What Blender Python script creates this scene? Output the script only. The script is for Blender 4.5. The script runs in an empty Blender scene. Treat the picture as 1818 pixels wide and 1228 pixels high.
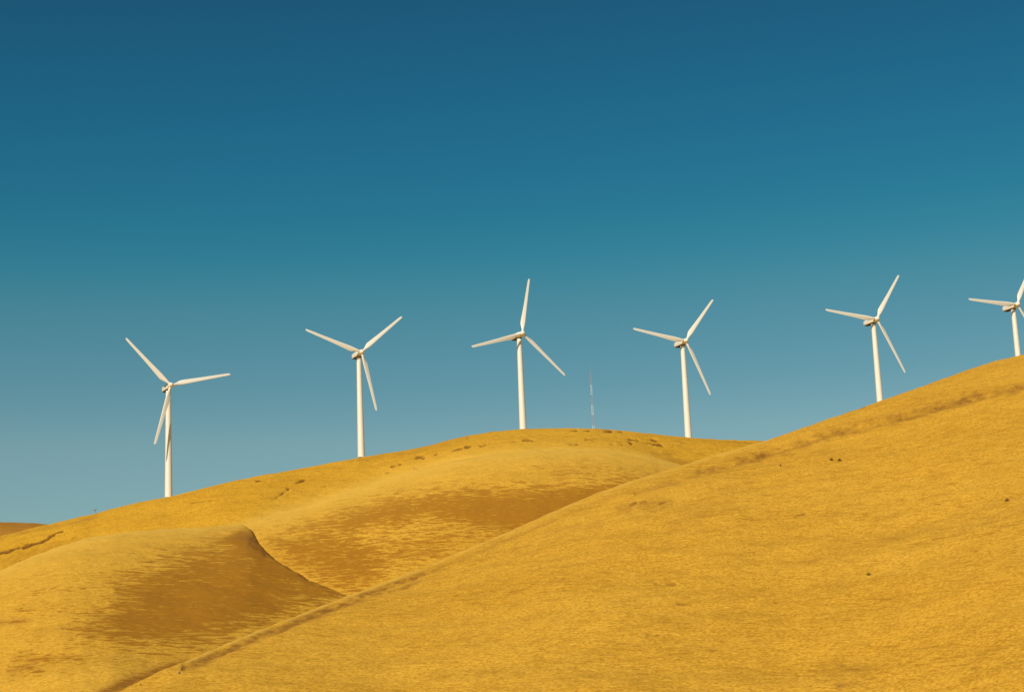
import bpy, bmesh, math, random
import numpy as np
from mathutils import Matrix, Vector

random.seed(7)
S = bpy.context.scene
COL = S.collection
EYE = 1.7                                   # camera height above the road verge

# ------------------------------------------------------------------ camera
FOC = 3500.0                                # focal length in pixels of an 1818 px wide frame
PITCH, ROLL = math.radians(13.0971), math.radians(2.4567)
fw = np.array([0, math.cos(PITCH), math.sin(PITCH)])
up0 = np.array([0, -math.sin(PITCH), math.cos(PITCH)])
rt0 = np.array([1.0, 0, 0])
rt = rt0 * math.cos(ROLL) - up0 * math.sin(ROLL)
up = up0 * math.cos(ROLL) + rt0 * math.sin(ROLL)
cam = bpy.data.cameras.new('camera')
cam_o = bpy.data.objects.new('camera', cam)
COL.objects.link(cam_o)
cam.sensor_width = 36.0
cam.sensor_fit = 'HORIZONTAL'
cam.lens = FOC / 1818 * 36.0
cam.clip_start = 0.5
cam.clip_end = 30000
M = Matrix(((rt[0], up[0], -fw[0], 0), (rt[1], up[1], -fw[1], 0), (rt[2], up[2], -fw[2], EYE), (0, 0, 0, 1)))
cam_o.matrix_world = M
S.camera = cam_o


def ray(px, py):
    """azimuth (radians, right positive) and slope of the sight line through a point of the survey photo"""
    v = fw + rt * (px - 909) / FOC + up * (614 - py) / FOC
    return math.atan2(v[0], v[1]), v[2] / math.hypot(v[0], v[1])


def project(X, Y, Z):
    Zr = Z - EYE
    d = X * fw[0] + Y * fw[1] + Zr * fw[2]
    d = np.where(d < 1, 1, d)
    return (909 + FOC * (X * rt[0] + Y * rt[1] + Zr * rt[2]) / d,
            614 - FOC * (X * up[0] + Y * up[1] + Zr * up[2]) / d)


# ------------------------------------------------------------------ noise
def _h(ix, iy, seed):
    n = (ix.astype(np.int64) * 374761393 + iy.astype(np.int64) * 668265263 + seed * 1442695041) & 0x7fffffff
    n = ((n ^ (n >> 13)) * 1274126177) & 0x7fffffff
    n = ((n ^ (n >> 16)) * 2246822519) & 0x7fffffff
    return n / 0x7fffffff


def vnoise(x, y, seed=0):
    ix, iy = np.floor(x), np.floor(y)
    fx, fy = x - ix, y - iy
    out = 0
    ux, uy = fx * fx * fx * (fx * (fx * 6 - 15) + 10), fy * fy * fy * (fy * (fy * 6 - 15) + 10)
    def g(dx, dy):
        a = _h(ix + dx, iy + dy, seed) * 2 * np.pi
        return np.cos(a) * (fx - dx) + np.sin(a) * (fy - dy)
    return 1.5 * ((g(0, 0) * (1 - ux) + g(1, 0) * ux) * (1 - uy) + (g(0, 1) * (1 - ux) + g(1, 1) * ux) * uy)


def relief(X, Y, seed, big):
    return (big * vnoise(X / 95, Y / 95, seed) + 0.35 * big * vnoise(X / 38, Y / 38, seed + 1)
            + 0.42 * vnoise(X / 14, Y / 14, seed + 2) + 0.13 * vnoise(X / 5, Y / 5, seed + 3)
            + 0.08 * vnoise(X / 1.9, Y / 1.9, seed + 4))


# ------------------------------------------------------------------ materials
def nodes_of(name):
    m = bpy.data.materials.new(name)
    m.use_nodes = True
    nt = m.node_tree
    return m, nt, nt.nodes['Principled BSDF']


def N(nt, kind, **kw):
    n = nt.nodes.new(kind)
    for k, v in kw.items():
        if k == 'inp':
            for a, b in v.items():
                n.inputs[a].default_value = b
        else:
            setattr(n, k, v)
    return n


def ramp(nt, src, stops):
    r = N(nt, 'ShaderNodeValToRGB')
    e = r.color_ramp.elements
    while len(e) < len(stops):
        e.new(0.5)
    for el, (p, c) in zip(e, stops):
        el.position = p
        el.color = (c, c, c, 1) if not isinstance(c, tuple) else (*c, 1)
    nt.links.new(src, r.inputs['Fac'])
    return r.outputs['Color']


def mixc(nt, fac, a, b, mode='MIX'):
    m = N(nt, 'ShaderNodeMix', data_type='RGBA', blend_type=mode)
    for idx, v in ((0, fac), (6, a), (7, b)):
        if hasattr(v, 'links'):
            nt.links.new(v, m.inputs[idx])
        elif idx == 0:
            m.inputs[0].default_value = v
        else:
            m.inputs[idx].default_value = (*v, 1)
    return m.outputs[2]


def mth(nt, op, a, b=None, c=None, clamp=False):
    m = N(nt, 'ShaderNodeMath', operation=op, use_clamp=clamp)
    for i, v in enumerate((a, b, c)):
        if v is None:
            continue
        if hasattr(v, 'links'):
            nt.links.new(v, m.inputs[i])
        else:
            m.inputs[i].default_value = v
    return m.outputs[0]


def noise(nt, vec, scale, detail=4, rough=0.55):
    n = N(nt, 'ShaderNodeTexNoise', inp={'Scale': scale, 'Detail': detail, 'Roughness': rough})
    nt.links.new(vec, n.inputs['Vector'])
    return n.outputs['Fac']


def grass_material(name, light, deep, masks=True, streak=1.0, mottle=1.0):
    """dry grass: contour streaks, tussock mottling, and (by vertex attribute) coarse brown grass, bare soil, painted shade and crest sheen"""
    m, nt, b = nodes_of(name)
    geo = N(nt, 'ShaderNodeNewGeometry')
    def scaled(s):
        v = N(nt, 'ShaderNodeVectorMath', operation='MULTIPLY')
        nt.links.new(geo.outputs['Position'], v.inputs[0])
        v.inputs[1].default_value = s
        return v.outputs[0]
    # cattle paths and wind combing run nearly along the contours, drifting a little downhill to the right
    drift = N(nt, 'ShaderNodeVectorMath', operation='DOT_PRODUCT')
    nt.links.new(geo.outputs['Position'], drift.inputs[0])
    drift.inputs[1].default_value = (0.055, 0, 1)
    sxyz = N(nt, 'ShaderNodeSeparateXYZ')
    nt.links.new(geo.outputs['Position'], sxyz.inputs[0])
    cxyz = N(nt, 'ShaderNodeCombineXYZ')
    nt.links.new(sxyz.outputs[0], cxyz.inputs[0])
    nt.links.new(sxyz.outputs[1], cxyz.inputs[1])
    nt.links.new(drift.outputs['Value'], cxyz.inputs[2])
    def along(s):
        v = N(nt, 'ShaderNodeVectorMath', operation='MULTIPLY')
        nt.links.new(cxyz.outputs[0], v.inputs[0])
        v.inputs[1].default_value = s
        return v.outputs[0]
    con = along((0.17, 0.06, 1.5))               # long along the slope, short across it
    con2 = along((0.42, 0.14, 2.8))
    iso = geo.outputs['Position']
    n1 = noise(nt, con, 1.0, 6, 0.62)
    n2 = noise(nt, con2, 1.0, 5, 0.65)
    n3 = noise(nt, iso, 0.75, 4, 0.6)
    n4 = noise(nt, iso, 0.018, 3, 0.5)
    n5 = noise(nt, iso, 0.16, 4, 0.6)
    col = mixc(nt, ramp(nt, n4, [(0.32, 0.0), (0.68, 1.0)]), deep, light)
    n8 = noise(nt, along((0.02, 0.012, 0.12)), 1.0, 5, 0.65)
    thin = ramp(nt, n8, [(0.36, 1.0), (0.60, 0.12)])          # thinner, weedier stretches of the slope
    f = mth(nt, 'MULTIPLY', ramp(nt, n8, [(0.40, 0.0), (0.66, 1.0)]), 0.35)
    col = mixc(nt, f, col, tuple(min(1, c * k) for c, k in zip(light, (1.08, 1.09, 1.2))))
    f = mth(nt, 'MULTIPLY', mth(nt, 'MULTIPLY', ramp(nt, n1, [(0.30, 1.0), (0.54, 0.0)]), 0.85 * streak), thin)
    col = mixc(nt, f, col, tuple(c * k for c, k in zip(deep, (0.74, 0.68, 0.6))))
    f = mth(nt, 'MULTIPLY', mth(nt, 'MULTIPLY', ramp(nt, n2, [(0.32, 1.0), (0.48, 0.0)]), mth(nt, 'ADD', mth(nt, 'MULTIPLY', thin, 0.7), 0.3)), 1.0 * streak)
    col = mixc(nt, f, col, tuple(c * k for c, k in zip(deep, (0.60, 0.52, 0.42))))
    f = mth(nt, 'MULTIPLY', ramp(nt, n2, [(0.54, 0.0), (0.70, 1.0)]), 0.7 * streak)
    col = mixc(nt, f, col, tuple(min(1, c * k) for c, k in zip(light, (1.12, 1.14, 1.35))))
    f = mth(nt, 'MULTIPLY', ramp(nt, n5, [(0.33, 1.0), (0.5, 0.0)]), 0.45 * mottle)
    col = mixc(nt, f, col, tuple(c * k for c, k in zip(deep, (0.7, 0.66, 0.55))))
    f = mth(nt, 'MULTIPLY', ramp(nt, n3, [(0.32, 1.0), (0.54, 0.0)]), 0.32 * mottle)
    col = mixc(nt, f, col, tuple(c * k for c, k in zip(deep, (0.7, 0.64, 0.55))))
    # single tufts and weeds: small dark flecks, and pale seed heads
    n6 = noise(nt, scaled((1.6, 1.6, 3.2)), 1.0, 3, 0.6)
    f = mth(nt, 'MULTIPLY', ramp(nt, n6, [(0.38, 1.0), (0.5, 0.0)]), 0.72 * mottle)
    col = mixc(nt, f, col, tuple(c * k for c, k in zip(deep, (0.62, 0.56, 0.42))))
    f = mth(nt, 'MULTIPLY', ramp(nt, n6, [(0.53, 0.0), (0.68, 1.0)]), 0.6 * mottle)
    col = mixc(nt, f, col, tuple(min(1, c * k) for c, k in zip(light, (1.16, 1.2, 1.5))))
    n7 = noise(nt, along((0.26, 0.12, 1.6)), 1.0, 4, 0.65)
    f = mth(nt, 'MULTIPLY', mth(nt, 'MULTIPLY', ramp(nt, n7, [(0.30, 1.0), (0.43, 0.0)]), 0.8), mth(nt, 'ADD', mth(nt, 'MULTIPLY', thin, 0.75), 0.25))
    col = mixc(nt, f, col, tuple(c * k for c, k in zip(deep, (0.5, 0.42, 0.3))))
    if masks:
        a = N(nt, 'ShaderNodeAttribute', attribute_name='grass_and_shade').outputs['Fac']
        # streaky, ragged margin: the contour noise decides where the coarse grass begins
        t = mth(nt, 'ADD', mth(nt, 'MULTIPLY', n1, 0.34), mth(nt, 'MULTIPLY', n2, 0.34))
        t = mth(nt, 'ADD', t, mth(nt, 'MULTIPLY', n7, 0.32))
        t = mth(nt, 'ADD', mth(nt, 'MULTIPLY', mth(nt, 'SUBTRACT', t, 0.5), 9.0), 0.5)
        d = mth(nt, 'ADD', t, mth(nt, 'SUBTRACT', mth(nt, 'MULTIPLY', a, 2.0), 1.1))
        d = ramp(nt, d, [(0.1, 0.0), (0.7, 1.0)])
        brown = mixc(nt, n3, (0.235, 0.094, 0.006), (0.36, 0.155, 0.0105))
        col = mixc(nt, mth(nt, 'MULTIPLY', d, 0.93), col, brown)
        s = N(nt, 'ShaderNodeAttribute', attribute_name='soil_and_shade').outputs['Fac']
        s2 = mth(nt, 'ADD', mth(nt, 'MULTIPLY', mth(nt, 'SUBTRACT', n3, 0.5), 2.2), mth(nt, 'MULTIPLY', mth(nt, 'SUBTRACT', n6, 0.5), 1.8))
        d = ramp(nt, mth(nt, 'MULTIPLY', s, mth(nt, 'ADD', 1.0, s2), clamp=True), [(0.22, 0.0), (0.75, 1.0)])
        soil = mixc(nt, n3, (0.10, 0.036, 0.006), (0.20, 0.08, 0.012))
        col = mixc(nt, mth(nt, 'MULTIPLY', d, 0.92), col, soil)
    if masks:
        a = N(nt, 'ShaderNodeAttribute', attribute_name='trail_and_shade').outputs['Fac']
        t = mth(nt, 'ADD', mth(nt, 'MULTIPLY', mth(nt, 'SUBTRACT', n3, 0.5), 2.2), mth(nt, 'MULTIPLY', mth(nt, 'SUBTRACT', n2, 0.5), 2.4))
        d = mth(nt, 'MULTIPLY', a, mth(nt, 'ADD', 0.85, t), clamp=True)
        col = mixc(nt, mth(nt, 'MULTIPLY', d, 0.95), col, mixc(nt, n5, (0.20, 0.085, 0.013), (0.29, 0.13, 0.018)))
        a = N(nt, 'ShaderNodeAttribute', attribute_name='crest_sheen').outputs['Fac']  # pale sheen of grass at a grazing view, put into the colour
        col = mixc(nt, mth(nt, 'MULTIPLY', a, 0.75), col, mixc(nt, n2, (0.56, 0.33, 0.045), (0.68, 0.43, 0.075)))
    nt.links.new(col, b.inputs['Base Color'])
    b.inputs['Roughness'].default_value = 0.95
    b.inputs['Specular IOR Level'].default_value = 0.1
    bm_ = N(nt, 'ShaderNodeBump', inp={'Strength': 0.22, 'Distance': 0.3})
    nt.links.new(n3, bm_.inputs['Height'])
    bm2 = N(nt, 'ShaderNodeBump', inp={'Strength': 0.35, 'Distance': 0.8})
    nt.links.new(n2, bm2.inputs['Height'])
    nt.links.new(bm_.outputs[0], bm2.inputs['Normal'])
    nt.links.new(bm2.outputs[0], b.inputs['Normal'])
    return m


def paint_material(name, color, rough=0.45, grime=(0.72, 0.62, 0.48), amount=0.25, scale=0.35):
    m, nt, b = nodes_of(name)
    tc = N(nt, 'ShaderNodeTexCoord')
    v = N(nt, 'ShaderNodeVectorMath', operation='MULTIPLY')
    nt.links.new(tc.outputs['Object'], v.inputs[0])
    v.inputs[1].default_value = (1, 1, 0.25)
    n = noise(nt, v.outputs[0], scale * 4, 5, 0.6)
    f = mth(nt, 'MULTIPLY', ramp(nt, n, [(0.45, 0.0), (0.75, 1.0)]), amount)
    col = mixc(nt, f, color, tuple(c * g for c, g in zip(color, grime)))
    nt.links.new(col, b.inputs['Base Color'])
    b.inputs['Roughness'].default_value = rough
    b.inputs['Specular IOR Level'].default_value = 0.3
    return m


# ------------------------------------------------------------------ object helpers
def tag(o, label=None, cat=None, group=None, kind=None):
    if label: o['label'] = label
    if cat: o['category'] = cat
    if group: o['group'] = group
    if kind: o['kind'] = kind
    return o


def obj(name, bm, mat, parent=None, smooth=True):
    me = bpy.data.meshes.new(name)
    bmesh.ops.recalc_face_normals(bm, faces=bm.faces)
    bm.to_mesh(me)
    bm.free()
    me.materials.append(mat)
    if smooth:
        me.polygons.foreach_set('use_smooth', [True] * len(me.polygons))
        me.set_sharp_from_angle(angle=math.radians(35))
    o = bpy.data.objects.new(name, me)
    COL.objects.link(o)
    if parent:
        o.parent = parent
    return o


def thing(name, label, cat, loc=(0, 0, 0), rz=0.0, group=None):
    o = bpy.data.objects.new(name, None)
    COL.objects.link(o)
    o.empty_display_size = 0.5
    o.location = loc
    o.rotation_euler = (0, 0, rz)
    return tag(o, label, cat, group)


def loft(bm, rings, cap=True):
    vs = [[bm.verts.new(p) for p in r] for r in rings]
    n = len(rings[0])
    for a, b_ in zip(vs, vs[1:]):
        for i in range(n):
            bm.faces.new((a[i], a[(i + 1) % n], b_[(i + 1) % n], b_[i]))
    if cap:
        bm.faces.new(vs[0])
        bm.faces.new(vs[-1])


def tube(bm, p, q, r0, r1=None, n=6):
    p, q = Vector(p), Vector(q)
    r1 = r0 if r1 is None else r1
    d = (q - p).normalized()
    a = d.orthogonal().normalized()
    c = d.cross(a)
    loft(bm, [[P + (a * math.cos(t) + c * math.sin(t)) * r for t in [2 * math.pi * k / n for k in range(n)]]
              for P, r in ((p, r0), (q, r1))])


# ------------------------------------------------------------------ terrain
AZ = np.radians(np.concatenate([np.arange(-58, -19, 0.5), np.arange(-19, -15.4, 0.09), np.arange(-15.4, 15.6, 0.033),
                                np.arange(15.6, 19, 0.09), np.arange(19, 58.1, 0.5)]))


def curve(points, k):
    """control points (px, py, range, front slope, rounding) -> column k along AZ"""
    az = np.array([ray(p[0], p[1])[0] for p in points])
    val = np.array([ray(p[0], p[1])[1] if k == 1 else p[k] for p in points])
    o = np.argsort(az)
    # monotone-ish smooth interpolation: linear, then a small moving average over angle
    fine = np.radians(np.arange(-60, 60, 0.03))
    v = np.interp(fine, az[o], val[o])
    w = {1: 9, 2: 61, 3: 41, 4: 41}[k]
    ker = np.hanning(w + 2)[1:-1]
    ker /= ker.sum()
    v = np.convolve(np.pad(v, w // 2, mode='edge'), ker, mode='valid')
    return np.interp(AZ, fine, v)


class Hill:
    reach = 70.0

    def __init__(self, pts, back, seed, big):
        self.te, self.rc, self.s, self.q = (curve(pts, k) for k in (1, 2, 3, 4))
        self.back, self.seed, self.big = back, seed, big
        self.zc = self.te * self.rc
        self.fix = np.zeros_like(self.zc)             # small per-column correction, felt only near the crest

    def height(self, R, rel, fade=None):
        d = self.rc[:, None] - R[None, :]
        s = np.where(d > 0, self.s[:, None], self.back if np.isscalar(self.back) else self.back[:, None])
        q = self.q[:, None]
        # slope eases towards the foot
        dd = np.where(d > 0, d - 0.00018 * np.maximum(d - 60, 0) ** 2, d)
        return self.zc[:, None] + self.fix[:, None] * np.exp(-(d / self.reach) ** 2) - s * (np.sqrt(dd * dd + q * q) - q) + rel

    def fit(self, R, rel):
        fine = np.radians(np.arange(-60, 60, 0.03))
        ker = np.hanning(63)
        ker /= ker.sum()
        for _ in range(6):
            e = (self.te - (self.height(R, rel) / R[None, :]).max(axis=1)) * self.rc
            f = np.convolve(np.pad(np.interp(fine, AZ, e), 31, mode='edge'), ker, mode='valid')
            self.fix = self.fix + np.interp(AZ, fine, f)


def seg_dist(PX, PY, a, b):
    dx, dy = b[0] - a[0], b[1] - a[1]
    t = np.clip(((PX - a[0]) * dx + (PY - a[1]) * dy) / (dx * dx + dy * dy + 1e-9), 0, 1)
    return np.hypot(PX - a[0] - t * dx, PY - a[1] - t * dy)


ROUGH = None


def ragged(X, Y, seed):
    return 0.25 + 0.9 * vnoise(X / 3.1, Y / 8.0, seed) + 0.7 * vnoise(X / 1.4, Y / 3.5, seed + 1) + 0.6 * vnoise(X / 9.0, Y / 20.0, seed + 2)


def stroke(PX, PY, line, w):
    x0, x1 = min(p[0] for p in line) - 4 * w, max(p[0] for p in line) + 4 * w
    y0, y1 = min(p[1] for p in line) - 4 * w, max(p[1] for p in line) + 4 * w
    out = np.zeros_like(PX)
    k = np.nonzero((PX > x0) & (PX < x1) & (PY > y0) & (PY < y1))
    if len(k[0]):
        d = np.full(len(k[0]), 1e9)
        for a, b in zip(line, line[1:]):
            d = np.minimum(d, seg_dist(PX[k], PY[k], a, b))
        if ROUGH is not None:                            # broken, irregular outline
            d = np.maximum(d + w * ROUGH[k], 0)
        out[k] = np.exp(-(d / w) ** 2)
    return out


def patch(PX, PY, poly, soft):
    """1 inside the outline, falling to 0 over `soft` outside and half inside it"""
    d = np.full(PX.shape, 1e9)
    ins = np.zeros(PX.shape, bool)
    for a, b in zip(poly, poly[1:] + poly[:1]):
        d = np.minimum(d, seg_dist(PX, PY, a, b))
        if a[1] != b[1]:
            c = ((a[1] > PY) != (b[1] > PY)) & (PX < (b[0] - a[0]) * (PY - a[1]) / (b[1] - a[1]) + a[0])
            ins ^= c
    sd = np.where(ins, d, -d)
    t = np.clip(sd / soft * 0.5 + 0.5, 0, 1)
    return t * t * (3 - 2 * t)


TERR = []


def polar_mesh(name, R, Z, mat, attrs):
    na, nr = len(AZ), len(R)
    X = np.sin(AZ)[:, None] * R[None, :]
    Y = np.cos(AZ)[:, None] * R[None, :]
    co = np.stack([X, Y, Z], -1).astype(np.float32).reshape(-1, 3)
    i = np.arange(na * nr).reshape(na, nr)
    quads = np.stack([i[:-1, :-1], i[1:, :-1], i[1:, 1:], i[:-1, 1:]], -1)
    deep = (Z[:-1, :-1] < -2.5) & (Z[1:, 1:] < -2.5)             # nothing is needed under the ground sheet
    quads = quads[~deep].reshape(-1, 4).astype(np.int32)
    used = np.zeros(na * nr, bool)
    used[quads.ravel()] = True
    new = (np.cumsum(used) - 1).astype(np.int32)
    co = co[used]
    quads = new[quads]
    nf = len(quads)
    me = bpy.data.meshes.new(name)
    me.vertices.add(len(co))
    me.vertices.foreach_set('co', co.ravel())
    me.loops.add(nf * 4)
    me.loops.foreach_set('vertex_index', quads.ravel())
    me.polygons.add(nf)
    me.polygons.foreach_set('loop_start', np.arange(0, nf * 4, 4, dtype=np.int32))
    me.polygons.foreach_set('use_smooth', np.ones(nf, bool))
    me.update(calc_edges=True)
    for k, v in attrs.items():
        at = me.attributes.new(k, 'FLOAT', 'POINT')
        at.data.foreach_set('value', v.astype(np.float32).ravel()[used])
    me.materials.append(mat)
    o = bpy.data.objects.new(name, me)
    COL.objects.link(o)
    tag(o, kind='structure')
    TERR.append((R, Z))
    return o


def ground_z(x, y):
    """height of the topmost terrain sheet above a point"""
    az, r = math.atan2(x, y), math.hypot(x, y)
    best = 0.0
    for R, Z in TERR:
        if R[0] <= r <= R[-1]:
            a = np.interp(az, AZ, np.arange(len(AZ)))
            b = np.interp(r, R, np.arange(len(R)))
            i, j = min(int(a), len(AZ) - 2), min(int(b), len(R) - 2)
            u, v = a - i, b - j
            z = ((Z[i, j] * (1 - v) + Z[i, j + 1] * v) * (1 - u) + (Z[i + 1, j] * (1 - v) + Z[i + 1, j + 1] * v) * u)
            best = max(best, float(z))
    return best


def hit(px, py):
    """first terrain point met by the sight line through a point of the survey photo"""
    az, te = ray(px, py)
    for r in np.arange(150, 1300, 0.5):
        x, y = r * math.sin(az), r * math.cos(az)
        z = ground_z(x, y)
        if z >= EYE + te * r:
            return Vector((x, y, z))
    return None


def rows(*spans):
    return np.concatenate([np.arange(a, b, s) for a, b, s in spans])


# --- colours of the grass (scene-linear)
G_NEAR = grass_material('dry_grass_near', (0.602, 0.333, 0.034), (0.552, 0.291, 0.024), streak=0.9)
G_MID = grass_material('dry_grass_pale', (0.60, 0.338, 0.037), (0.56, 0.304, 0.028), streak=0.75, mottle=0.8)
G_RIDGE = grass_material('dry_grass_ridge', (0.585, 0.325, 0.026), (0.53, 0.275, 0.016), streak=0.6, mottle=0.9)
G_FAR = grass_material('dry_grass_far', (0.42, 0.20, 0.025), (0.37, 0.165, 0.018), masks=False, streak=0.6)

# --- far hill, glimpsed at the left edge and carrying the mast behind the ridge
R0 = rows((820, 1300, 5), (1300, 1900, 25))
h0 = Hill([(-2600, 960, 1300, .3, 60), (-900, 930, 1280, .3, 60), (-200, 925, 1250, .3, 60), (0, 926.3, 1240, .3, 60), (55, 927.6, 1240, .3, 60),
           (95, 931, 1240, .3, 60), (150, 925, 1240, .3, 60), (298, 905, 1240, .3, 60), (640, 835, 1240, .3, 60),
           (900, 790, 1240, .3, 60), (1050, 778, 1240, .3, 60), (1360, 800, 1240, .3, 60), (1560, 770, 1240, .3, 60),
           (1800, 745, 1240, .3, 60), (2600, 700, 1260, .3, 60), (4200, 760, 1300, .3, 60)], 0.22, 11, 3.0)
X, Y = np.sin(AZ)[:, None] * R0, np.cos(AZ)[:, None] * R0
rel = relief(X, Y, 11, 3.0)
h0.fit(R0, rel)
polar_mesh('far_hill', R0, np.maximum(h0.height(R0, rel) + EYE, -4), G_FAR, {})

# --- ridge the turbines stand on
R1 = rows((430, 560, 2.5), (560, 790, 1.15), (790, 1250, 10))
h1 = Hill([(-2600, 1080, 720, .42, 34), (-900, 1035, 720, .42, 34), (-250, 995, 720, .42, 34), (0, 951, 722, .42, 34), (45, 940, 724, .42, 34),
           (80, 931.5, 724, .42, 34), (105, 926, 724, .42, 34), (135, 918.5, 722, .42, 34), (168, 911.5, 722, .42, 30), (200, 902.5, 720, .42, 30),
           (240, 892.5, 719, .42, 26), (270, 886.5, 718, .42, 24), (298, 882, 718, .42, 24), (340, 871.5, 720, .42, 26), (400, 856.5, 724, .42, 30),
           (460, 844, 730, .42, 30), (520, 834, 736, .42, 28), (580, 822.5, 742, .42, 26), (640, 811.5, 746, .42, 26), (700, 802, 748, .42, 30),
           (740, 795.5, 750, .42, 34), (780, 785.5, 751, .42, 36), (820, 775, 752, .42, 40), (870, 766.5, 753, .42, 40),
           (929, 761, 754, .42, 40), (1000, 759.5, 756, .42, 40), (1060, 760.5, 760, .42, 40), (1100, 763.5, 764, .42, 40),
           (1150, 769, 770, .42, 40), (1223, 776.5, 774, .42, 40), (1280, 780, 776, .42, 40), (1365, 782.5, 776, .42, 40),
           (1450, 775, 775, .42, 40), (1563, 752, 774, .42, 40), (1700, 738, 778, .42, 40), (1808, 730, 784, .42, 40), (2100, 700, 800, .42, 40),
           (2800, 690, 840, .42, 40), (4200, 800, 860, .42, 40)], 0.20, 21, 1.2)
X, Y = np.sin(AZ)[:, None] * R1, np.cos(AZ)[:, None] * R1
rel = relief(X, Y, 21, 1.2)
h1.fit(R1, rel)
Z1 = h1.height(R1, rel) + EYE
PX, PY = project(X, Y, Z1)
SCARS1 = [([(-30, 985), (0, 979.5), (14, 977), (20, 975.5)], 2.6, 1), ([(24, 974), (34, 970)], 2.3, 1), ([(42, 971), (56, 965), (70, 961.5), (85, 954.5), (96, 948)], 2.5, 1),
          ([(84, 955.5), (96, 948)], 3, 1), ([(100, 945), (112, 941)], 1.7, .8), ([(80, 964), (110, 959), (145, 952)], 2.5, .42),
          ([(484, 887), (494, 880), (500, 876)], 2.2, .85), ([(499, 876), (505, 871), (511, 868)], 2.7, 1), ([(526, 856), (533, 854), (541, 850.5)], 2.2, 1),
          ([(558, 840), (561, 841)], 2, .7), ([(572, 862), (577, 861)], 1.7, .7), ([(455, 853), (463, 852)], 1.8, .7), ([(340, 893), (380, 886)], 2, .4),
          ([(694, 827.5), (704, 824), (712, 821.5)], 2.0, .95), ([(686, 838), (695, 836.5)], 2, .8), ([(737, 830.5), (742, 829.5)], 2, .8),
          ([(741, 812.5), (746, 811), (752, 813)], 3.0, 1.15), ([(768, 808), (776, 804.5)], 2.6, 1.1), ([(804, 798.5), (809, 797)], 2, 1),
          ([(813, 795.5), (820, 795)], 2.2, 1.05), ([(826, 792.5), (834, 790.5)], 2, 1), ([(852, 790), (863, 788)], 2, .8), ([(871, 786), (884, 785)], 1.9, .9),
          ([(908, 783.5), (918, 782)], 1.6, .7), ([(927, 781), (946, 781)], 2, .85), ([(990, 764), (1000, 764)], 1.5, .6), ([(1011, 763.5), (1023, 763.5)], 1.8, .95),
          ([(1036, 764), (1046, 764)], 1.5, .7), ([(1075, 765), (1085, 765)], 2, 1), ([(1098, 766), (1106, 767)], 1.8, .95), ([(1012, 788.5), (1026, 788)], 1.7, .8),
          ([(1084, 787.6), (1090, 787.8)], 2, 1), ([(1099, 786), (1105, 788)], 2.2, 1), ([(1115, 784), (1120, 786.5)], 2.4, 1.1), ([(1118, 778.5), (1126, 780.5), (1133, 781.5)], 1.9, .9),
          ([(1142, 779.5), (1152, 779)], 1.5, .7), ([(1157, 779.5), (1164, 781)], 2.3, 1.1), ([(1144, 785), (1156, 786)], 1.6, .85), ([(1160, 788), (1168, 788), (1176, 791)], 2.1, 1.1),
          ([(1040, 779), (1062, 778.5)], 1.4, .6), ([(1200, 782), (1225, 786)], 1.4, .5), ([(1290, 783), (1340, 785)], 1.4, .5)]
ROUGH = ragged(X, Y, 71)
soil1 = np.zeros_like(Z1)
for ln, w, k in SCARS1:
    soil1 = np.maximum(soil1, k * stroke(PX, PY, ln, w * 1.05))
coarse1 = np.zeros_like(Z1)
for ln, w, k in [([(0, 1003), (40, 990), (90, 976), (150, 958)], 9, .45), ([(1180, 812), (1215, 822), (1250, 836)], 9, .6), ([(1160, 806), (1200, 816)], 5, .5),
                 ([(0, 955), (60, 942), (110, 932), (170, 917)], 3.5, .4), ([(640, 816), (740, 800), (830, 779)], 4, .3)]:
    coarse1 = np.maximum(coarse1, k * stroke(PX, PY, ln, w))
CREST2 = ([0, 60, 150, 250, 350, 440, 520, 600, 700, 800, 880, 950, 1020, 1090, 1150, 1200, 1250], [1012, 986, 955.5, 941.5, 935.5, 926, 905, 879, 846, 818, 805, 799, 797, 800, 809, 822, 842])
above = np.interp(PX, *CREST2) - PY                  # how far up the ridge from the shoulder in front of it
sheen1 = np.exp(-np.clip(above, 0, 200) / np.interp(PX, [350, 500, 800, 1100], [3, 12, 12, 6])) * np.interp(PX, [380, 480, 1100, 1200], [0, 1, 1, 0]) * (above > -40)  # crest sheen painted on up the ridge, softening the edge between the hills
Z1 = Z1 - 0.7 * np.clip(soil1, 0, 1)
polar_mesh('turbine_ridge', R1, np.maximum(Z1, -4), G_RIDGE, {'soil_and_shade': soil1, 'trail_and_shade': coarse1, 'crest_sheen': sheen1})

# --- rounded middle hills: a spur on the left, a broad shoulder on the right, a gully between
R2 = rows((250, 330, 3), (330, 690, 1.2), (690, 900, 10))
h2b = Hill([(-2600, 1150, 640, .50, 30), (-400, 1090, 640, .50, 30), (0, 1050, 640, .50, 30), (150, 995, 640, .50, 30), (250, 953, 640, .50, 30), (350, 938, 640, .50, 30),
            (400, 932, 640, .50, 30), (450, 923.5, 642, .50, 30), (520, 905, 646, .50, 30), (600, 879, 650, .50, 30), (700, 846, 654, .50, 30),
            (800, 818, 658, .50, 30), (880, 805, 660, .50, 30), (950, 799, 662, .50, 30), (1020, 797, 664, .50, 30), (1090, 800, 666, .50, 30),
            (1150, 809, 668, .50, 30), (1200, 822, 668, .50, 28), (1250, 842, 668, .50, 28), (1320, 880, 668, .50, 28), (1500, 960, 668, .50, 28), (2400, 1200, 660, .50, 28), (4200, 1300, 640, .50, 28)],
           0.26, 31, 1.2)
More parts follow.
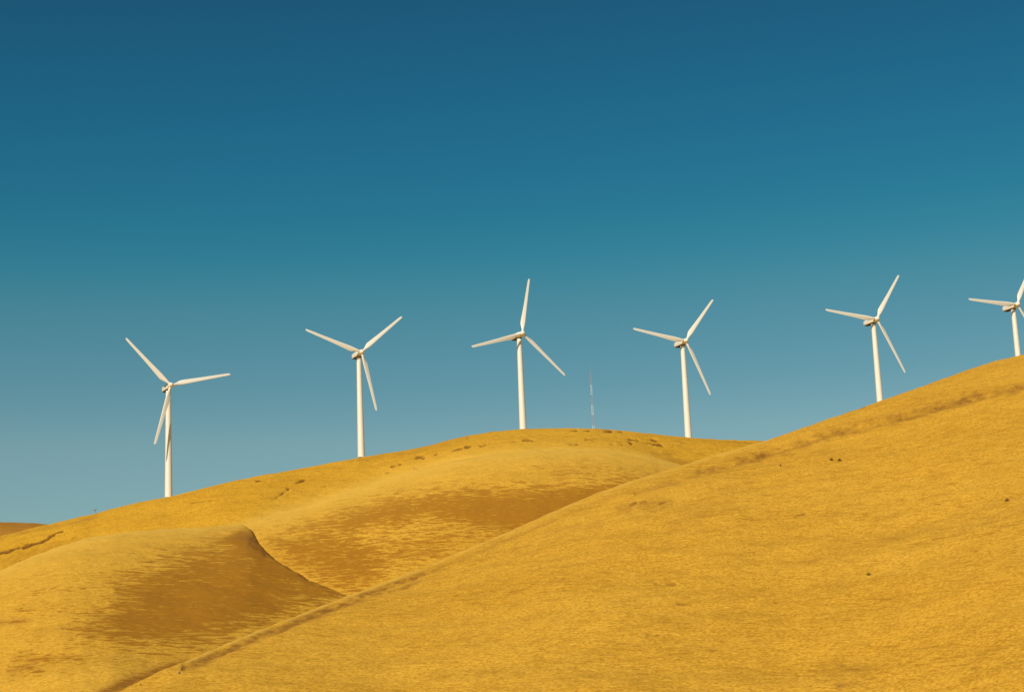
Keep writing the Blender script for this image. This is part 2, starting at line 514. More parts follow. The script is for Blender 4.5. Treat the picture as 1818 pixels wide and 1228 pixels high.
h2a = Hill([(-2600, 1180, 520, .31, 34), (-700, 1130, 530, .31, 34), (-200, 1062, 540, .31, 34), (0, 1012, 545, .31, 34), (60, 986, 550, .31, 32), (110, 968, 555, .31, 32), (150, 955.5, 560, .31, 30),
            (200, 947, 565, .31, 30), (250, 941.5, 570, .31, 28), (300, 938, 572, .31, 26), (350, 936, 573, .31, 24), (400, 932.5, 572, .31, 20),
            (425, 931, 568, .31, 16), (438, 932.5, 562, .33, 12), (448, 941, 556, .34, 11), (456, 955, 550, .34, 10), (465, 970, 541, .34, 9), (480, 985, 530, .34, 8), (500, 999, 520, .34, 8),
            (550, 1029, 498, .34, 8), (590, 1046, 484, .34, 8), (622, 1059, 474, .34, 8), (660, 1075, 464, .34, 8), (760, 1125, 446, .34, 8), (900, 1190, 430, .34, 8),
            (1200, 1330, 400, .34, 8), (1700, 1420, 400, .34, 8), (4200, 1600, 400, .34, 8)], 0.34, 33, 1.0)
# right of the hollow the spur's crest runs down its own front slope, so that slope carries on unbroken
az_h = ray(436, 932)[0]
azs = [ray(p, q)[0] for p, q in ((200, 947), (340, 936), (390, 934), (480, 985), (560, 1033), (660, 1075), (1300, 1330))]
az1, az2 = azs[1], azs[2]
def eased(x, y, half=0.9):
    fine = np.radians(np.arange(-60, 60, 0.03))
    n = int(half / 0.03)
    ker = np.hanning(2 * n + 1)
    v = np.convolve(np.pad(np.interp(fine, x, y), n, mode='edge'), ker / ker.sum(), mode='valid')
    return np.interp(AZ, fine, v)


h2a.s = eased([azs[2], azs[5]], [0.31, 0.36])
zr = eased(azs, [60.8, 59.8, 59.2, 57.6, 56.0, 52.6, 44.0])
rc2 = (h2a.s * (h2a.q + 480) - zr) / (h2a.s - h2a.te)
w2 = np.clip((AZ - azs[0]) / (az2 - azs[0]), 0, 1)
w2 = w2 * w2 * (3 - 2 * w2)
h2a.back = 0.34 - 0.29 * w2                       # right of the hollow the gully behind is shallow
h2a.rc = h2a.rc * (1 - w2) + rc2 * w2
h2a.zc = h2a.te * h2a.rc
X, Y = np.sin(AZ)[:, None] * R2, np.cos(AZ)[:, None] * R2
rel = relief(X, Y, 31, 1.0)
ROUGH = None
h2b.fit(R2, rel)
h2a.fit(R2, rel)
Za, Zb = h2a.height(R2, rel), h2b.height(R2, rel)
k = (0.8 + 5.0 / (1 + np.exp((AZ - az_h) / 0.0025)))[:, None]
Z2 = np.maximum(Za, Zb) + np.maximum(k - np.abs(Za - Zb), 0) ** 2 / (4 * k) + EYE
PX, PY = project(X, Y, Z2)
on_a = 1 / (1 + np.exp(-np.clip((Za - Zb) / 0.35, -40, 40)))
left = patch(PX, PY, [(436, 944), (452, 952), (640, 1062), (560, 1085), (500, 1106), (440, 1130), (380, 1150), (300, 1160), (220, 1152), (150, 1136), (120, 1118),
                      (170, 1090), (200, 1060), (190, 1035), (250, 1012), (290, 985), (345, 962), (395, 946), (420, 938)], 70)  # brown grass, with the shade of the spur's turned-away flank painted in
core = np.maximum(patch(PX, PY, [(385, 956), (440, 943), (462, 962), (640, 1066), (560, 1060), (470, 1030), (420, 985)], 34),
                  0.92 * patch(PX, PY, [(250, 1060), (480, 1000), (580, 1060), (480, 1105), (400, 1140), (280, 1150), (200, 1140)], 60))
right = np.maximum.reduce([
    0.98 * patch(PX, PY, [(700, 882), (800, 870), (900, 866), (1000, 858), (1100, 850), (1210, 838), (1230, 850), (1060, 940), (960, 965), (880, 945), (760, 925)], 46),
    0.86 * patch(PX, PY, [(520, 935), (600, 900), (700, 878), (800, 868), (820, 905), (720, 935), (600, 955), (530, 955)], 40),
    0.74 * patch(PX, PY, [(450, 950), (560, 925), (660, 950), (720, 1000), (660, 1050), (610, 1055), (520, 1010)], 44),
    0.58 * patch(PX, PY, [(640, 930), (850, 920), (1000, 930), (900, 975), (740, 1020), (640, 1040)], 60),
    0.45 * patch(PX, PY, [(900, 822), (1000, 806), (1120, 815), (1230, 835), (1200, 860), (1000, 860)], 30)])
apex = patch(PX, PY, [(395, 954), (425, 942), (462, 938), (470, 966), (500, 996), (450, 990)], 16)  # shade of the hollow, put into the brown grass colour
grass_shade2 = on_a * np.maximum.reduce([0.82 * left, 0.97 * core, 1.4 * apex]) + (1 - on_a) * 0.98 * right
for ln, w, kk in [([(30, 1165), (90, 1172), (140, 1168)], 14, .5), ([(20, 1190), (70, 1185)], 12, .45), ([(0, 1105), (40, 1102)], 8, .5), ([(330, 1178), (280, 1192), (225, 1212), (180, 1232)], 9, .75),
                  ([(60, 1050), (150, 1045)], 10, .4), ([(30, 1085), (130, 1080)], 10, .4), ([(520, 1090), (450, 1118)], 14, .4)]:
    grass_shade2 = np.maximum(grass_shade2, kk * stroke(PX, PY, ln, w))
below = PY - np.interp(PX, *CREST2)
sheen2 = np.exp(-np.clip(below, 0, 400) / np.interp(PX, [0, 300, 600, 1000, 1200], [20, 20, 22, 26, 20]))  # sheen along the crest, painted in to brighten the hilltop
trail_shade2 = np.zeros_like(Z2)
for ln, w, kk in [([(330, 1178), (290, 1190), (225, 1213), (180, 1232)], 11, .9), ([(20, 1195), (60, 1180)], 12, .35), ([(0, 1104), (50, 1100)], 6, .4)]:
    trail_shade2 = np.maximum(trail_shade2, kk * stroke(PX, PY, ln, w))  # first stroke darkens the crease where the two hills meet
ROUGH = ragged(X, Y, 75)
hollow = on_a * patch(PX, PY, [(385, 958), (425, 944), (470, 936), (480, 975), (500, 1000), (430, 985)], 18)
sheen2 = sheen2 * (1 - hollow)
trail_shade2 = np.maximum(trail_shade2, on_a * 0.85 * patch(PX, PY, [(412, 954), (432, 942), (462, 938), (470, 966), (492, 996), (455, 980)], 14))  # deepens the painted shade of the hollow
soil_shade2 = np.zeros_like(Z2)
for ln, w, kk in [([(306, 1198), (316, 1193)], 2.6, .9), ([(466, 972), (480, 985.5), (505, 1003), (550, 1030)], 1.6, .5), ([(428, 945), (440, 946), (450, 955), (460, 970), (472, 981)], 7, .62)]:  # last stroke paints the hollow's shade in soil colour
    soil_shade2 = np.maximum(soil_shade2, kk * stroke(PX, PY, ln, w))
polar_mesh('middle_hills', R2, np.maximum(Z2 - 0.5 * np.clip(soil_shade2, 0, 1), -4), G_MID, {'soil_and_shade': soil_shade2, 'grass_and_shade': grass_shade2, 'trail_and_shade': trail_shade2, 'crest_sheen': sheen2})

# --- near hill running up to the right
R3 = rows((140, 240, 3), (240, 700, 1.1), (700, 960, 10))
h3 = Hill([(-2600, 1440, 300, 0.260, 20), (-600, 1405, 320, 0.260, 20), (-200, 1372, 318, 0.260, 20), (0, 1312, 325, 0.260, 18), (100, 1272, 335, 0.260, 16), (200, 1233, 348, 0.260, 14),
           (250, 1207, 355, 0.258, 12), (290, 1188, 361, 0.257, 11), (330, 1172, 370, 0.255, 10), (390, 1147, 387, 0.245, 9), (450, 1122, 408, 0.235, 9), (550, 1083, 446, 0.238, 9), (620, 1056, 472, 0.240, 10),
           (690, 1030, 488, 0.251, 10), (750, 1008, 498, 0.260, 11), (820, 978, 510, 0.272, 12), (900, 944.5, 524, 0.285, 13), (980, 908.5, 538, 0.297, 14), (1060, 874.5, 552, 0.310, 15), (1130, 850, 566, 0.320, 16),
           (1200, 829, 580, 0.330, 18), (1280, 803.5, 594, 0.340, 19), (1360, 782, 608, 0.350, 20), (1450, 750.5, 624, 0.357, 22), (1510, 730, 636, 0.361, 22), (1563, 711.5, 644, 0.365, 24), (1640, 684.5, 656, 0.367, 26),
           (1720, 655.5, 668, 0.368, 28), (1765, 641, 674, 0.369, 30), (1818, 629, 680, 0.370, 30), (1900, 612, 690, 0.370, 32), (2100, 585, 700, 0.370, 34), (2700, 580, 700, 0.370, 34), (4200, 700, 700, 0.370, 34)],
          0.27, 41, 2.2)
X, Y = np.sin(AZ)[:, None] * R3, np.cos(AZ)[:, None] * R3
# the skyline's small wiggles are bumps of the crest, not spurs running all the way down
fz = np.radians(np.arange(-60, 60, 0.03))
kz = np.hanning(121)
zs = np.interp(AZ, fz, np.convolve(np.pad(np.interp(fz, AZ, h3.zc), 60, mode='edge'), kz / kz.sum(), mode='valid'))
h3.fix, h3.zc = h3.zc - zs, zs
rel = relief(X, Y, 41, 1.3) * np.clip((R3[None, :] - 120) / 120, 0, 1)
h3.fit(R3, rel)
Z3 = h3.height(R3, rel) + EYE
PX, PY = project(X, Y, Z3)
ROUGH = ragged(X, Y, 79)
coarse3 = np.zeros_like(Z3)
for ln, w, kk in [([(330, 1180), (400, 1153), (450, 1132), (520, 1105), (580, 1081), (640, 1059)], 8, 1.05), ([(640, 1057), (700, 1035), (750, 1018)], 7, 1.1),
                  ([(690, 1050), (720, 1040), (742, 1028)], 5, .7), ([(770, 1012), (850, 980), (950, 938), (1000, 915)], 4, .4), ([(1000, 918), (1080, 884), (1130, 866)], 4, .3),
                  ([(1130, 872), (1200, 852), (1280, 830), (1350, 812), (1400, 800)], 7, .45), ([(1240, 838), (1290, 829)], 6, .75), ([(1310, 818), (1355, 806)], 7, .82), ([(1355, 808), (1420, 790), (1470, 776)], 7, .68),
                  ([(1450, 776), (1500, 764), (1550, 752)], 8, .75), ([(1540, 754), (1600, 742), (1640, 733)], 8, .72), ([(1600, 740), (1640, 728), (1690, 716), (1740, 706)], 8, .78),
                  ([(1710, 706), (1760, 696), (1810, 687), (1830, 684)], 7, .82), ([(1200, 925), (1260, 900), (1300, 880)], 16, .22), ([(1180, 935), (1240, 930)], 10, .25),
                  ([(1100, 905), (1190, 892)], 8, .45), ([(1440, 985), (1560, 960), (1700, 930), (1818, 912)], 14, .2), ([(860, 970), (980, 940), (1060, 930)], 10, .26), ([(1480, 1190), (1560, 1186)], 14, .25),
                  ([(1490, 1215), (1530, 1212)], 9, .55), ([(1300, 985), (1420, 960)], 14, .18)]:
    coarse3 = np.maximum(coarse3, kk * stroke(PX, PY, ln, w))
bright_edge3 = np.maximum(0.9 * stroke(PX, PY, [(330, 1173), (390, 1148), (450, 1123), (550, 1084), (620, 1057), (690, 1031), (750, 1009), (820, 979), (900, 945.5)], 2.4),
                     0.6 * stroke(PX, PY, [(900, 945.5), (980, 909.5), (1060, 875.5), (1130, 851), (1200, 830), (1280, 804.5), (1360, 783)], 5.0))  # bright edge of the bank, put into the colour along the crest
soil3 = np.zeros_like(Z3)
for ln, w, kk in [([(1410, 914), (1427, 911)], 2.6, .8), ([(1203, 1071), (1228, 1072)], 2.6, .8), ([(1160, 1034), (1175, 1039), (1198, 1035)], 3.2, .75), ([(1150, 1126), (1170, 1125)], 3, .7),
                  ([(1172, 893), (1182, 891)], 2.5, .8), ([(1192, 925), (1200, 922)], 2.4, .75), ([(1121, 894), (1128, 891)], 2.4, .85), ([(1138, 890), (1146, 889)], 2, .75), ([(1495, 1180), (1540, 1177)], 3, .62),
                  ([(1290, 824), (1300, 822)], 2.2, .7), ([(1345, 809), (1355, 806)], 3, .8), ([(1514, 727), (1536, 722)], 1.6, .7), ([(1600, 741), (1612, 739)], 2.6, .75), ([(1660, 722), (1680, 718)], 3, .8), ([(1700, 711), (1730, 707)], 2.6, .8),
                  ([(1560, 752), (1585, 747)], 2.6, .7), ([(1180, 975), (1220, 968)], 2.4, .5), ([(1530, 1014), (1560, 1012)], 3, .42), ([(1560, 1018), (1610, 1017)], 3, .45), ([(1790, 962), (1805, 961)], 2.4, .7), ([(1730, 977), (1738, 975)], 2.4, .75),
                  ([(1680, 1085), (1676, 1086)], 2.5, .5), ([(1280, 1137), (1320, 1134)], 2.5, .5), ([(1400, 1000), (1450, 992)], 2.2, .45), ([(960, 1050), (1070, 1043)], 2, .5), ([(880, 978), (940, 966)], 2.4, .5)]:
    soil3 = np.maximum(soil3, 0.68 * kk * stroke(PX, PY, ln, w * 1.1))
ROUGH = None
cut = np.zeros_like(Z3)
for ln, w in [([(330, 1181), (400, 1154), (450, 1134), (520, 1107), (580, 1083), (640, 1060), (740, 1022)], 6),
              ([(1130, 874), (1200, 853), (1280, 831), (1350, 811), (1450, 778), (1550, 754), (1640, 732), (1740, 706), (1830, 685)], 4)]:
    cut = np.maximum(cut, stroke(PX, PY, ln, w))
Z3 = Z3 - 0.55 * cut - 0.35 * np.clip(soil3, 0, 1)
polar_mesh('near_hill', R3, np.maximum(Z3, -4), G_NEAR, {'soil_and_shade': soil3, 'trail_and_shade': coarse3, 'crest_sheen': bright_edge3})

# --- valley floor out to the horizon
bm = bmesh.new()
rings = [0.0, 40, 120, 300, 700, 1500, 3500, 8000, 14000]
vs = [[bm.verts.new((r * math.cos(a), r * math.sin(a), -0.12 * min(r, 300) / 300)) for a in [2 * math.pi * k / 72 for k in range(72)]] for r in rings[1:]]
c0 = bm.verts.new((0, 0, 0))
for k in range(72):
    bm.faces.new((c0, vs[0][k], vs[0][(k + 1) % 72]))
for a, b in zip(vs, vs[1:]):
    for k in range(72):
        bm.faces.new((a[k], b[k], b[(k + 1) % 72], a[(k + 1) % 72]))
G_FLOOR = grass_material('dry_grass_floor', (0.50, 0.28, 0.032), (0.44, 0.235, 0.022), masks=False)
tag(obj('ground', bm, G_FLOOR), kind='structure')

# ------------------------------------------------------------------ wind turbines
WHITE = paint_material('white_turbine_paint', (0.675, 0.66, 0.60), 0.42, amount=0.10)
BLADE_W = paint_material('white_blade_gelcoat', (0.68, 0.662, 0.60), 0.38, amount=0.12, scale=0.12)
DARK = paint_material('dark_metal_and_shade', (0.035, 0.028, 0.02), 0.7, amount=0.4)  # near-black for the collar and for the shade painted under the nacelle
GREY = paint_material('grey_weathered_steel', (0.16, 0.15, 0.13), 0.6, amount=0.4)
BLADE_L = 23.5
TILT = math.radians(5)
TOWER_H = 40.0
NECK = 1.5                                             # tower top to rotor axis


def tower_bm():
    bm = bmesh.new()
    n = 40
    prof = [(0.0, 1.46), (0.12, 1.46), (0.13, 1.38)]
    for z0, z1 in ((0.13, 13.3), (13.3, 26.6), (26.6, 40.0)):
        def rad(z): return 1.36 - (1.36 - 0.90) * z / TOWER_H
        prof += [(z0 + 0.02, rad(z0)), (z1 - 0.10, rad(z1)), (z1 - 0.08, rad(z1) + 0.03), (z1 - 0.01, rad(z1) + 0.03)]
    loft(bm, [[(r * math.cos(2 * math.pi * k / n), r * math.sin(2 * math.pi * k / n), z) for k in range(n)] for z, r in prof])
    return bm


def nacelle_bm():
    """rounded box housing; axis along Y, rotor end at -Y; origin on the rotor axis above the tower"""
    bm = bmesh.new()
    secs = [(-1.75, .78, .72, -.78), (-1.6, .92, .84, -.92), (-1.2, 1.04, .94, -1.08), (0.0, 1.10, 1.0, -1.12), (2.5, 1.10, 1.0, -1.12),
            (4.0, 1.06, .94, -1.06), (5.0, 0.96, 0.84, -.94), (5.3, .86, .72, -.82), (5.4, .70, .56, -.64)]
    rings_ = []
    for y, hw, zt, zb in secs:
        ring = []
        for k in range(28):
            a = 2 * math.pi * k / 28
            ca, sa = math.cos(a), math.sin(a)
            e = 0.42
            x = hw * math.copysign(abs(ca) ** e, ca)
            zz = math.copysign(abs(sa) ** e, sa)
            z = (zt + zb) / 2 + zz * (zt - zb) / 2
            ring.append((x, y, z))
        rings_.append(ring)
    loft(bm, rings_)
    return bm


def belly_bm():
    bm = bmesh.new()
    for y0, y1, hw, d in ((1.0, 4.5, 0.90, 0.16),):
        loft(bm, [[(x * hw, y, z) for x, y in ((-1, y0), (1, y0), (1, y1), (-1, y1))] for z in (-1.08, -1.08 - d)])
    return bm


def hatch_bm():
    bm = bmesh.new()
    tube(bm, (0, 0, -1.09), (0, 0, -NECK - 0.02), 1.04, 0.97, 32)
    return bm


def hub_bm():
    """spinner as a body of revolution about Y, nose towards -Y, rotor plane at y=0"""
    bm = bmesh.new()
    prof = [(1.12, .72), (0.98, .90), (0.55, .98), (0.0, 1.0), (-0.45, .95), (-0.85, .80), (-1.15, .58), (-1.32, .34), (-1.40, .10)]
    n = 32
    loft(bm, [[(r * math.cos(2 * math.pi * k / n), y, r * math.sin(2 * math.pi * k / n)) for k in range(n)] for y, r in prof])
    return bm


def blade_bm():
    """span +Z, leading edge +X, suction side +Y (downwind)"""
    bm = bmesh.new()
    st = [(0.55, .92, .92, 0, 0), (1.3, .92, .90, 0, 0), (2.0, 1.02, .80, 14, .3), (2.9, 1.40, .66, 14, .7), (3.9, 1.80, .52, 12, 1), (4.8, 1.92, .46, 10.5, 1), (6.5, 1.80, .38, 8.5, 1),
          (9, 1.60, .30, 6, 1), (12, 1.38, .24, 4, 1), (15, 1.24, .20, 2.5, 1), (18, 1.10, .16, 1.5, 1), (20.5, .98, .13, .8, 1), (22.3, .88, .10, .3, 1), (23.0, .76, .08, 0, 1),
          (23.35, .55, .06, 0, 1), (23.5, .24, .03, 0, 1)]
    n = 24
    rings_ = []
    for r, c, t, tw, af in st:
        ring = []
        for k in range(n):
            a = 2 * math.pi * k / n
            # circle at the root blending into an aerofoil: thick nose, thin tail
            xc, yc = 0.5 * c * math.cos(a), 0.5 * t * math.sin(a)
            u = 0.5 * (1 - math.cos(a))
            xf = c * (0.32 - u)
            yf = t * 0.5 * math.sin(a) * (1.25 * math.sqrt(max(1 - u, 0)) * 0.55 + 0.45 * (1 - u) + 0.02)
            x, y = xc * (1 - af) + xf * af, yc * (1 - af) + yf * af
            th = math.radians(tw + 2)
            ring.append((x * math.cos(th) - y * -math.sin(th), -x * math.sin(th) + y * math.cos(th), r))
        rings_.append(ring)
    loft(bm, rings_)
    return bm


# hub position relative to the eye, yaw (deg to the right of facing the camera), first blade angle, overhang, label
TURB = [((-124.8, 701.4, 154.0), 26.6, 133.5, 3.0, 'white wind turbine farthest left, lowest on the ridge, one blade crossing its tower'),
        ((-57.4, 732.6, 170.6), 26.1, 161.0, 3.0, 'white wind turbine with blades in a wide Y, second from the left on the ridge'),
        ((4.2, 741.9, 177.4), 27.8, -163.0, 2.8, 'white wind turbine with one blade pointing almost straight up, left of the thin lattice mast'),
        ((68.8, 760.0, 175.9), 25.2, 170.9, 2.7, 'white wind turbine right of the thin lattice mast, above the dip between two hills'),
        ((142.1, 745.2, 177.9), 25.4, 174.4, 2.5, 'white wind turbine standing behind the crest of the near hill, whole rotor in view'),
        ((197.4, 746.5, 181.6), 25.9, 178.6, 2.6, 'white wind turbine at the right edge, its rotor cut off by the frame')]


def place_turbine(root, parts, spec):
    (hx, hy, hz), yaw, ph, oh, label = spec
    ya = math.radians(yaw)
    bx, by = hx - math.sin(ya) * oh, hy + math.cos(ya) * oh
    gz = ground_z(bx, by) - 0.05
    root.location = (bx, by, gz)
    root.rotation_euler = (0, 0, ya)
    H = hz + EYE - gz                                    # rotor axis above the ground here
    print('turbine ground %.1f axis height %.1f' % (gz, H))
    tag(root, label, 'wind turbine', 'white wind turbines along the hill crest')
    parts['tower'].scale = (1, 1, (H - NECK) / TOWER_H)
    parts['nacelle'].location = (0, 0, H)
    parts['yaw_collar'].location = (0, 0, H)
    tm = Matrix.Rotation(-TILT, 4, 'X')
    parts['hub'].matrix_local = Matrix.Translation((0, -oh, H)) @ tm
    s = Vector((1, 0, 0))
    u = Vector((0, math.sin(TILT), math.cos(TILT)))
    n = Vector((0, -math.cos(TILT), math.sin(TILT)))
    for k, b in enumerate(parts['blades']):
        a = math.radians(ph) - k * 2 * math.pi / 3
        sp = s * math.cos(a) + u * math.sin(a)
        cw = s * math.sin(a) - u * math.cos(a)
        ydir = sp.cross(cw)
        m = Matrix((cw, ydir, sp)).transposed().to_4x4()
        b.matrix_local = Matrix.Translation((0, -oh, H)) @ m


root = thing('wind_turbine', 'x', 'wind turbine')
P = {'tower': obj('tower', tower_bm(), WHITE, root), 'nacelle': obj('nacelle', nacelle_bm(), WHITE, root)}
belly = obj('underside_shade', belly_bm(), DARK, P['nacelle'], smooth=False)  # added dark slab, the shade below the nacelle put into its colour
P['yaw_collar'] = obj('yaw_collar', hatch_bm(), DARK, root)
P['hub'] = obj('hub', hub_bm(), WHITE, root)
P['blades'] = [obj('blade', blade_bm(), BLADE_W, root)]
for _ in range(2):
    c = P['blades'][0].copy()
    COL.objects.link(c)
    P['blades'].append(c)
place_turbine(root, P, TURB[0])
for spec in TURB[1:]:
    r2 = root.copy()
    COL.objects.link(r2)
    def dup(o, par):
        c = o.copy()
        COL.objects.link(c)
        c.parent = par
        return c
    Q = {k: dup(P[k], r2) for k in ('tower', 'nacelle', 'yaw_collar', 'hub')}
    dup(belly, Q['nacelle'])
    Q['blades'] = [dup(b, r2) for b in P['blades']]
    place_turbine(r2, Q, spec)

# ------------------------------------------------------------------ lattice mast on the far hill
az, te = ray(1053.5, 765)
mr = 1235.0
mx, my = mr * math.sin(az), mr * math.cos(az)
mz = ground_z(mx, my)
az_t, te_t = ray(1047, 646)
mtop = te_t * mr + EYE - mz
print('mast height', mtop, 'ground', mz)
mast = thing('lattice_mast', 'thin red and white banded lattice mast rising far behind the ridge', 'mast', (mx, my, mz))
RED = paint_material('pale_red_mast_paint', (0.42, 0.22, 0.18), 0.6)  # red toned pale to keep the mast low in contrast
PALE = paint_material('white_mast_paint', (0.72, 0.70, 0.66), 0.6)
nb = 8
for k in range(nb):
    z0, z1 = mtop * k / nb, mtop * (k + 1) / nb
    if k == nb - 1:
        bm = bmesh.new()
        tube(bm, (0, 0, z0), (0, 0, z1), 0.08, 0.035, 8)
        tube(bm, (-.35, 0, z0 + 1.2), (.35, 0, z0 + 1.2), 0.05, n=6)
        obj('top_antenna', bm, RED, mast)
        continue
    bm = bmesh.new()
    def w(z): return 0.95 - 0.62 * z / mtop + 0.9 * max(0, 1 - z / 4.0) ** 2
    def leg(j, z): return (w(z) * math.cos(2.1 + 2.094 * j), w(z) * math.sin(2.1 + 2.094 * j), z)
    for j in range(3):
        tube(bm, leg(j, z0), leg(j, z1), 0.05, n=6)
    m_ = 5
    for i in range(m_):
        za, zb = z0 + (z1 - z0) * i / m_, z0 + (z1 - z0) * (i + 1) / m_
        for j in range(3):
            tube(bm, leg(j, za), leg((j + 1) % 3, zb), 0.024, n=4)
            tube(bm, leg(j, za), leg((j + 1) % 3, za), 0.024, n=4)
    obj('mast_section', bm, RED if k % 2 == 0 else PALE, mast)

# ------------------------------------------------------------------ small plants and stones
def leaf_mat(name, a, b_):
    m, nt, b = nodes_of(name)
    geo = N(nt, 'ShaderNodeNewGeometry')
    n = noise(nt, geo.outputs['Position'], 9.0, 3)
    nt.links.new(mixc(nt, ramp(nt, n, [(.35, 0.0), (.65, 1.0)]), a, b_), b.inputs['Base Color'])
    b.inputs['Roughness'].default_value = 0.8
    return m


GREEN = leaf_mat('green_shrub_leaves', (0.085, 0.10, 0.006), (0.16, 0.16, 0.012))
DRY = leaf_mat('dry_brown_twigs', (0.20, 0.085, 0.014), (0.32, 0.145, 0.022))
BARK = leaf_mat('shrub_wood', (0.05, 0.03, 0.012), (0.10, 0.06, 0.02))
STONE = leaf_mat('weathered_stone', (0.24, 0.16, 0.06), (0.46, 0.33, 0.14))


def bush(name, label, cat, px, py, wpx, hpx, mat, leaves=520, leaf=0.10, group=None):
    p = hit(px, py)
    r = math.hypot(p.x, p.y)
    W, H = wpx / FOC * r * 0.5, hpx / FOC * r
    t = thing(name, label, cat, (p.x, p.y, p.z - 0.03), random.uniform(0, 6.28), group)
    bm = bmesh.new()
    tips = []
    for k in range(14):
        a, e = random.uniform(0, 6.28), random.uniform(.25, 1.0)
        d = Vector((W * .8 * math.cos(a) * (1.15 - e), W * .8 * math.sin(a) * (1.15 - e), H * .85 * e))
        mid = d * 0.5 + Vector((0, 0, .05 * H))
        tube(bm, (0, 0, 0), mid, 0.025 * H + 0.006, 0.016 * H + 0.004, 5)
        tube(bm, mid, d, 0.016 * H + 0.004, 0.005, 5)
        tips += [mid, d, d]
    obj('branches', bm, BARK, t)
    bm = bmesh.new()
    for k in range(leaves):
        c = random.choice(tips) + Vector((random.gauss(0, W * .24), random.gauss(0, W * .24), random.gauss(0, H * .16)))
        c.z = max(0.02, min(c.z, H))
        q = Vector((random.gauss(0, 1), random.gauss(0, 1), random.gauss(0, 1))).normalized()
        o = q.orthogonal().normalized()
        v = q.cross(o)
        l, wd = leaf * random.uniform(.6, 1.3), leaf * random.uniform(.25, .5)
        bm.faces.new([bm.verts.new(c + o * a_ * l + v * b_ * wd) for a_, b_ in ((-1, 0), (0, -1), (1, 0), (0, 1))])
    obj('foliage', bm, mat, t, smooth=False)
    return t


def stone(label, px, py, wpx, hpx, mat, seed):
    p = hit(px, py)
    r = math.hypot(p.x, p.y)
    W, H = wpx / FOC * r * 0.5, hpx / FOC * r
    bm = bmesh.new()
    bmesh.ops.create_icosphere(bm, subdivisions=3, radius=1)
    rn = random.Random(seed)
    off = [Vector((rn.gauss(0, 1), rn.gauss(0, 1), rn.gauss(0, 1))).normalized() for _ in range(9)]
    for v in bm.verts:
        for o in off:                                   # cut flat facets
            dd = v.co.dot(o) - 0.72
            if dd > 0:
                v.co -= o * dd * 0.85
    for v in bm.verts:
        v.co = Vector((v.co.x * W, v.co.y * W * .8, v.co.z * H * .62 + H * .35))
    o = obj('rock', bm, mat, None, smooth=False)
    o.location = p
    o.rotation_euler = (0, 0, rn.uniform(0, 6))
    tag(o, label, 'rock')
    return o


bush('shrub', 'small green shrub alone on the golden near hillside at lower right', 'shrub', 1543, 1020.5, 11, 5, GREEN, leaf=0.055)
bush('dry_bush', 'flat dark brown dry bush, left of a close pair high on the near hill', 'dry bush', 1476, 817.5, 8, 4.5, DRY, leaf=0.10, group='dark dry bushes on the near hill')
bush('dry_bush', 'rounded dark brown dry bush, right of a close pair high on the near hill', 'dry bush', 1490.5, 818.5, 7, 6, DRY, leaf=0.10, group='dark dry bushes on the near hill')
bush('dry_bush', 'dark brown dry bush near the right edge, halfway up the near hill', 'dry bush', 1788, 889.5, 8, 5, DRY, leaf=0.09, group='dark dry bushes on the near hill')
bush('dry_bush', 'tiny dark dry bush below the brown cut, under the dip in the skyline', 'dry bush', 1385.5, 827.5, 4, 4, DRY, 300, leaf=0.09, group='dark dry bushes on the near hill')
bush('dry_bush', 'dark dry bush in the gully at the bottom left, above the pale rock', 'dry bush', 323, 1190, 4.5, 6.5, DRY, leaf=0.05)
stone('pale rock in the gully at the bottom left, below a dark dry bush', 317, 1195, 6.5, 4.5, STONE, 3)
stone('small dark rock at the lower end of the gully, near the bottom left', 249.5, 1216, 3.6, 3.4, DRY, 5)

p = hit(168.5, 913)
t = thing('thistle', 'lone dead thistle with a forked top on the skyline at far left', 'weed', (p.x, p.y, p.z - 0.1))
bm = bmesh.new()
tube(bm, (0, 0, 0), (0.03, 0, 1.25), 0.06, 0.045)
for dx, dz, dy in ((-.42, .62, .1), (.44, .72, -.1), (-.12, .5, .3), (.16, .4, -.3)):
    tube(bm, (0.03, 0, 1.2), (0.03 + dx * .6, dy * .6, 1.25 + dz * .5), 0.05, 0.04)
    tube(bm, (0.03 + dx * .6, dy * .6, 1.25 + dz * .5), (0.03 + dx, dy, 1.25 + dz), 0.04, 0.03)
obj('stalk', bm, GREY, t)
bm = bmesh.new()
for dx, dz, dy in ((-.42, .62, .1), (.44, .72, -.1), (-.12, .5, .3), (.16, .4, -.3), (0, .1, 0)):
    mtx = Matrix.Translation((0.03 + dx, dy, 1.25 + dz)) @ Matrix.Scale(1.25, 4, Vector((0, 0, 1)))
    bmesh.ops.create_icosphere(bm, subdivisions=2, radius=0.13, matrix=mtx)
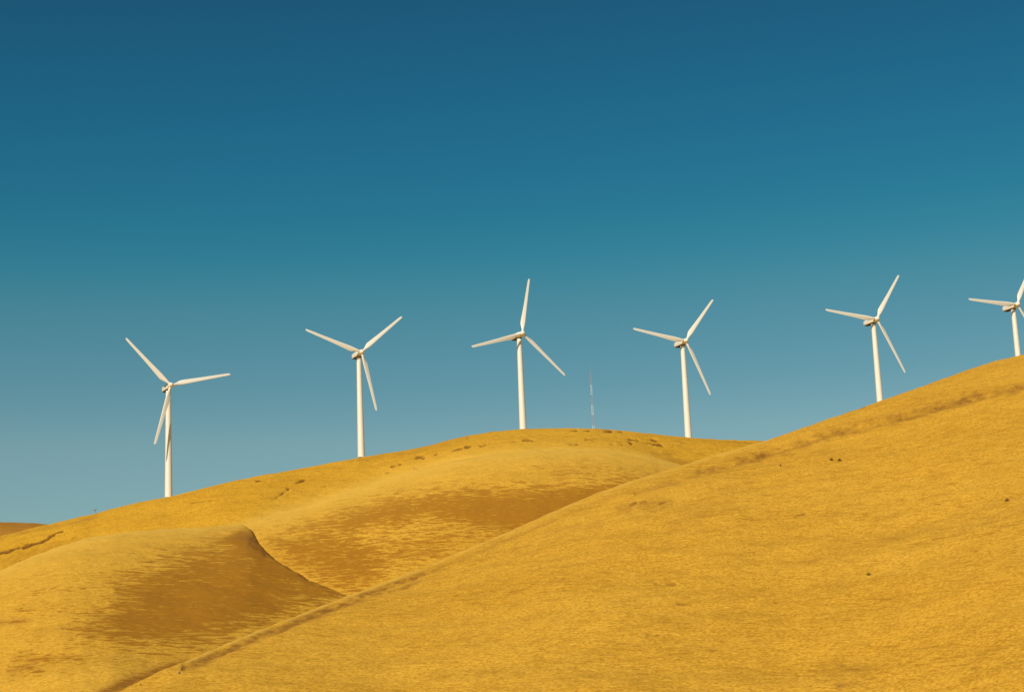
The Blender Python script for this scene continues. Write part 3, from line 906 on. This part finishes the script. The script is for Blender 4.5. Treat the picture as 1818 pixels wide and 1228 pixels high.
obj('seed_heads', bm, GREY, t)

# ------------------------------------------------------------------ light
SUN_AZ, SUN_EL = math.radians(26), math.radians(36)        # behind the camera, over the left shoulder
to_sun = Vector((-math.sin(SUN_AZ) * math.cos(SUN_EL), -math.cos(SUN_AZ) * math.cos(SUN_EL), math.sin(SUN_EL)))
sd = bpy.data.lights.new('sun', 'SUN')
sd.energy = 5.0
sd.angle = math.radians(0.53)
sd.color = (1.0, 0.88, 0.70)
so = bpy.data.objects.new('sun', sd)
COL.objects.link(so)
so.rotation_euler = to_sun.to_track_quat('Z', 'Y').to_euler()
so.location = (-200, -300, 400)

W_ = bpy.data.worlds.new('World')
S.world = W_
W_.use_nodes = True
nt = W_.node_tree
bg = nt.nodes['Background']
sky = N(nt, 'ShaderNodeTexSky', sky_type='NISHITA')
sky.sun_disc = False
sky.sun_elevation = SUN_EL
sky.sun_rotation = math.atan2(to_sun.x, to_sun.y)
sky.air_density = 1.0
sky.dust_density = 0.6
sky.ozone_density = 3.0
SKY_TINT = [(0.0, (.84, .86, .63)), (0.36, (.71, .82, .63)), (0.41, (.515, .75, .60)), (0.46, (.40, .715, .585)), (0.50, (.305, .695, .573)),
            (0.54, (.180, .655, .567)), (0.58, (.128, .600, .561)), (0.63, (.110, .550, .552)), (0.69, (.097, .50, .525)), (0.78, (.097, .43, .473)), (0.90, (.085, .37, .42)), (1.0, (.08, .33, .38))]
tc = N(nt, 'ShaderNodeTexCoord')
sep = N(nt, 'ShaderNodeSeparateXYZ')
nt.links.new(tc.outputs['Generated'], sep.inputs[0])
tint = ramp(nt, mth(nt, 'MULTIPLY', sep.outputs[2], 2.0, clamp=True), SKY_TINT)
out = mixc(nt, 1.0, sky.outputs[0], tint, 'MULTIPLY')
nt.links.new(out, bg.inputs['Color'])
bg.inputs['Strength'].default_value = 0.1

# ------------------------------------------------------------------ output
S.view_settings.view_transform = 'Standard'
S.view_settings.look = 'None'
S.view_settings.exposure = 0.0
S.view_settings.gamma = 1.0
S.cycles.max_bounces = 6
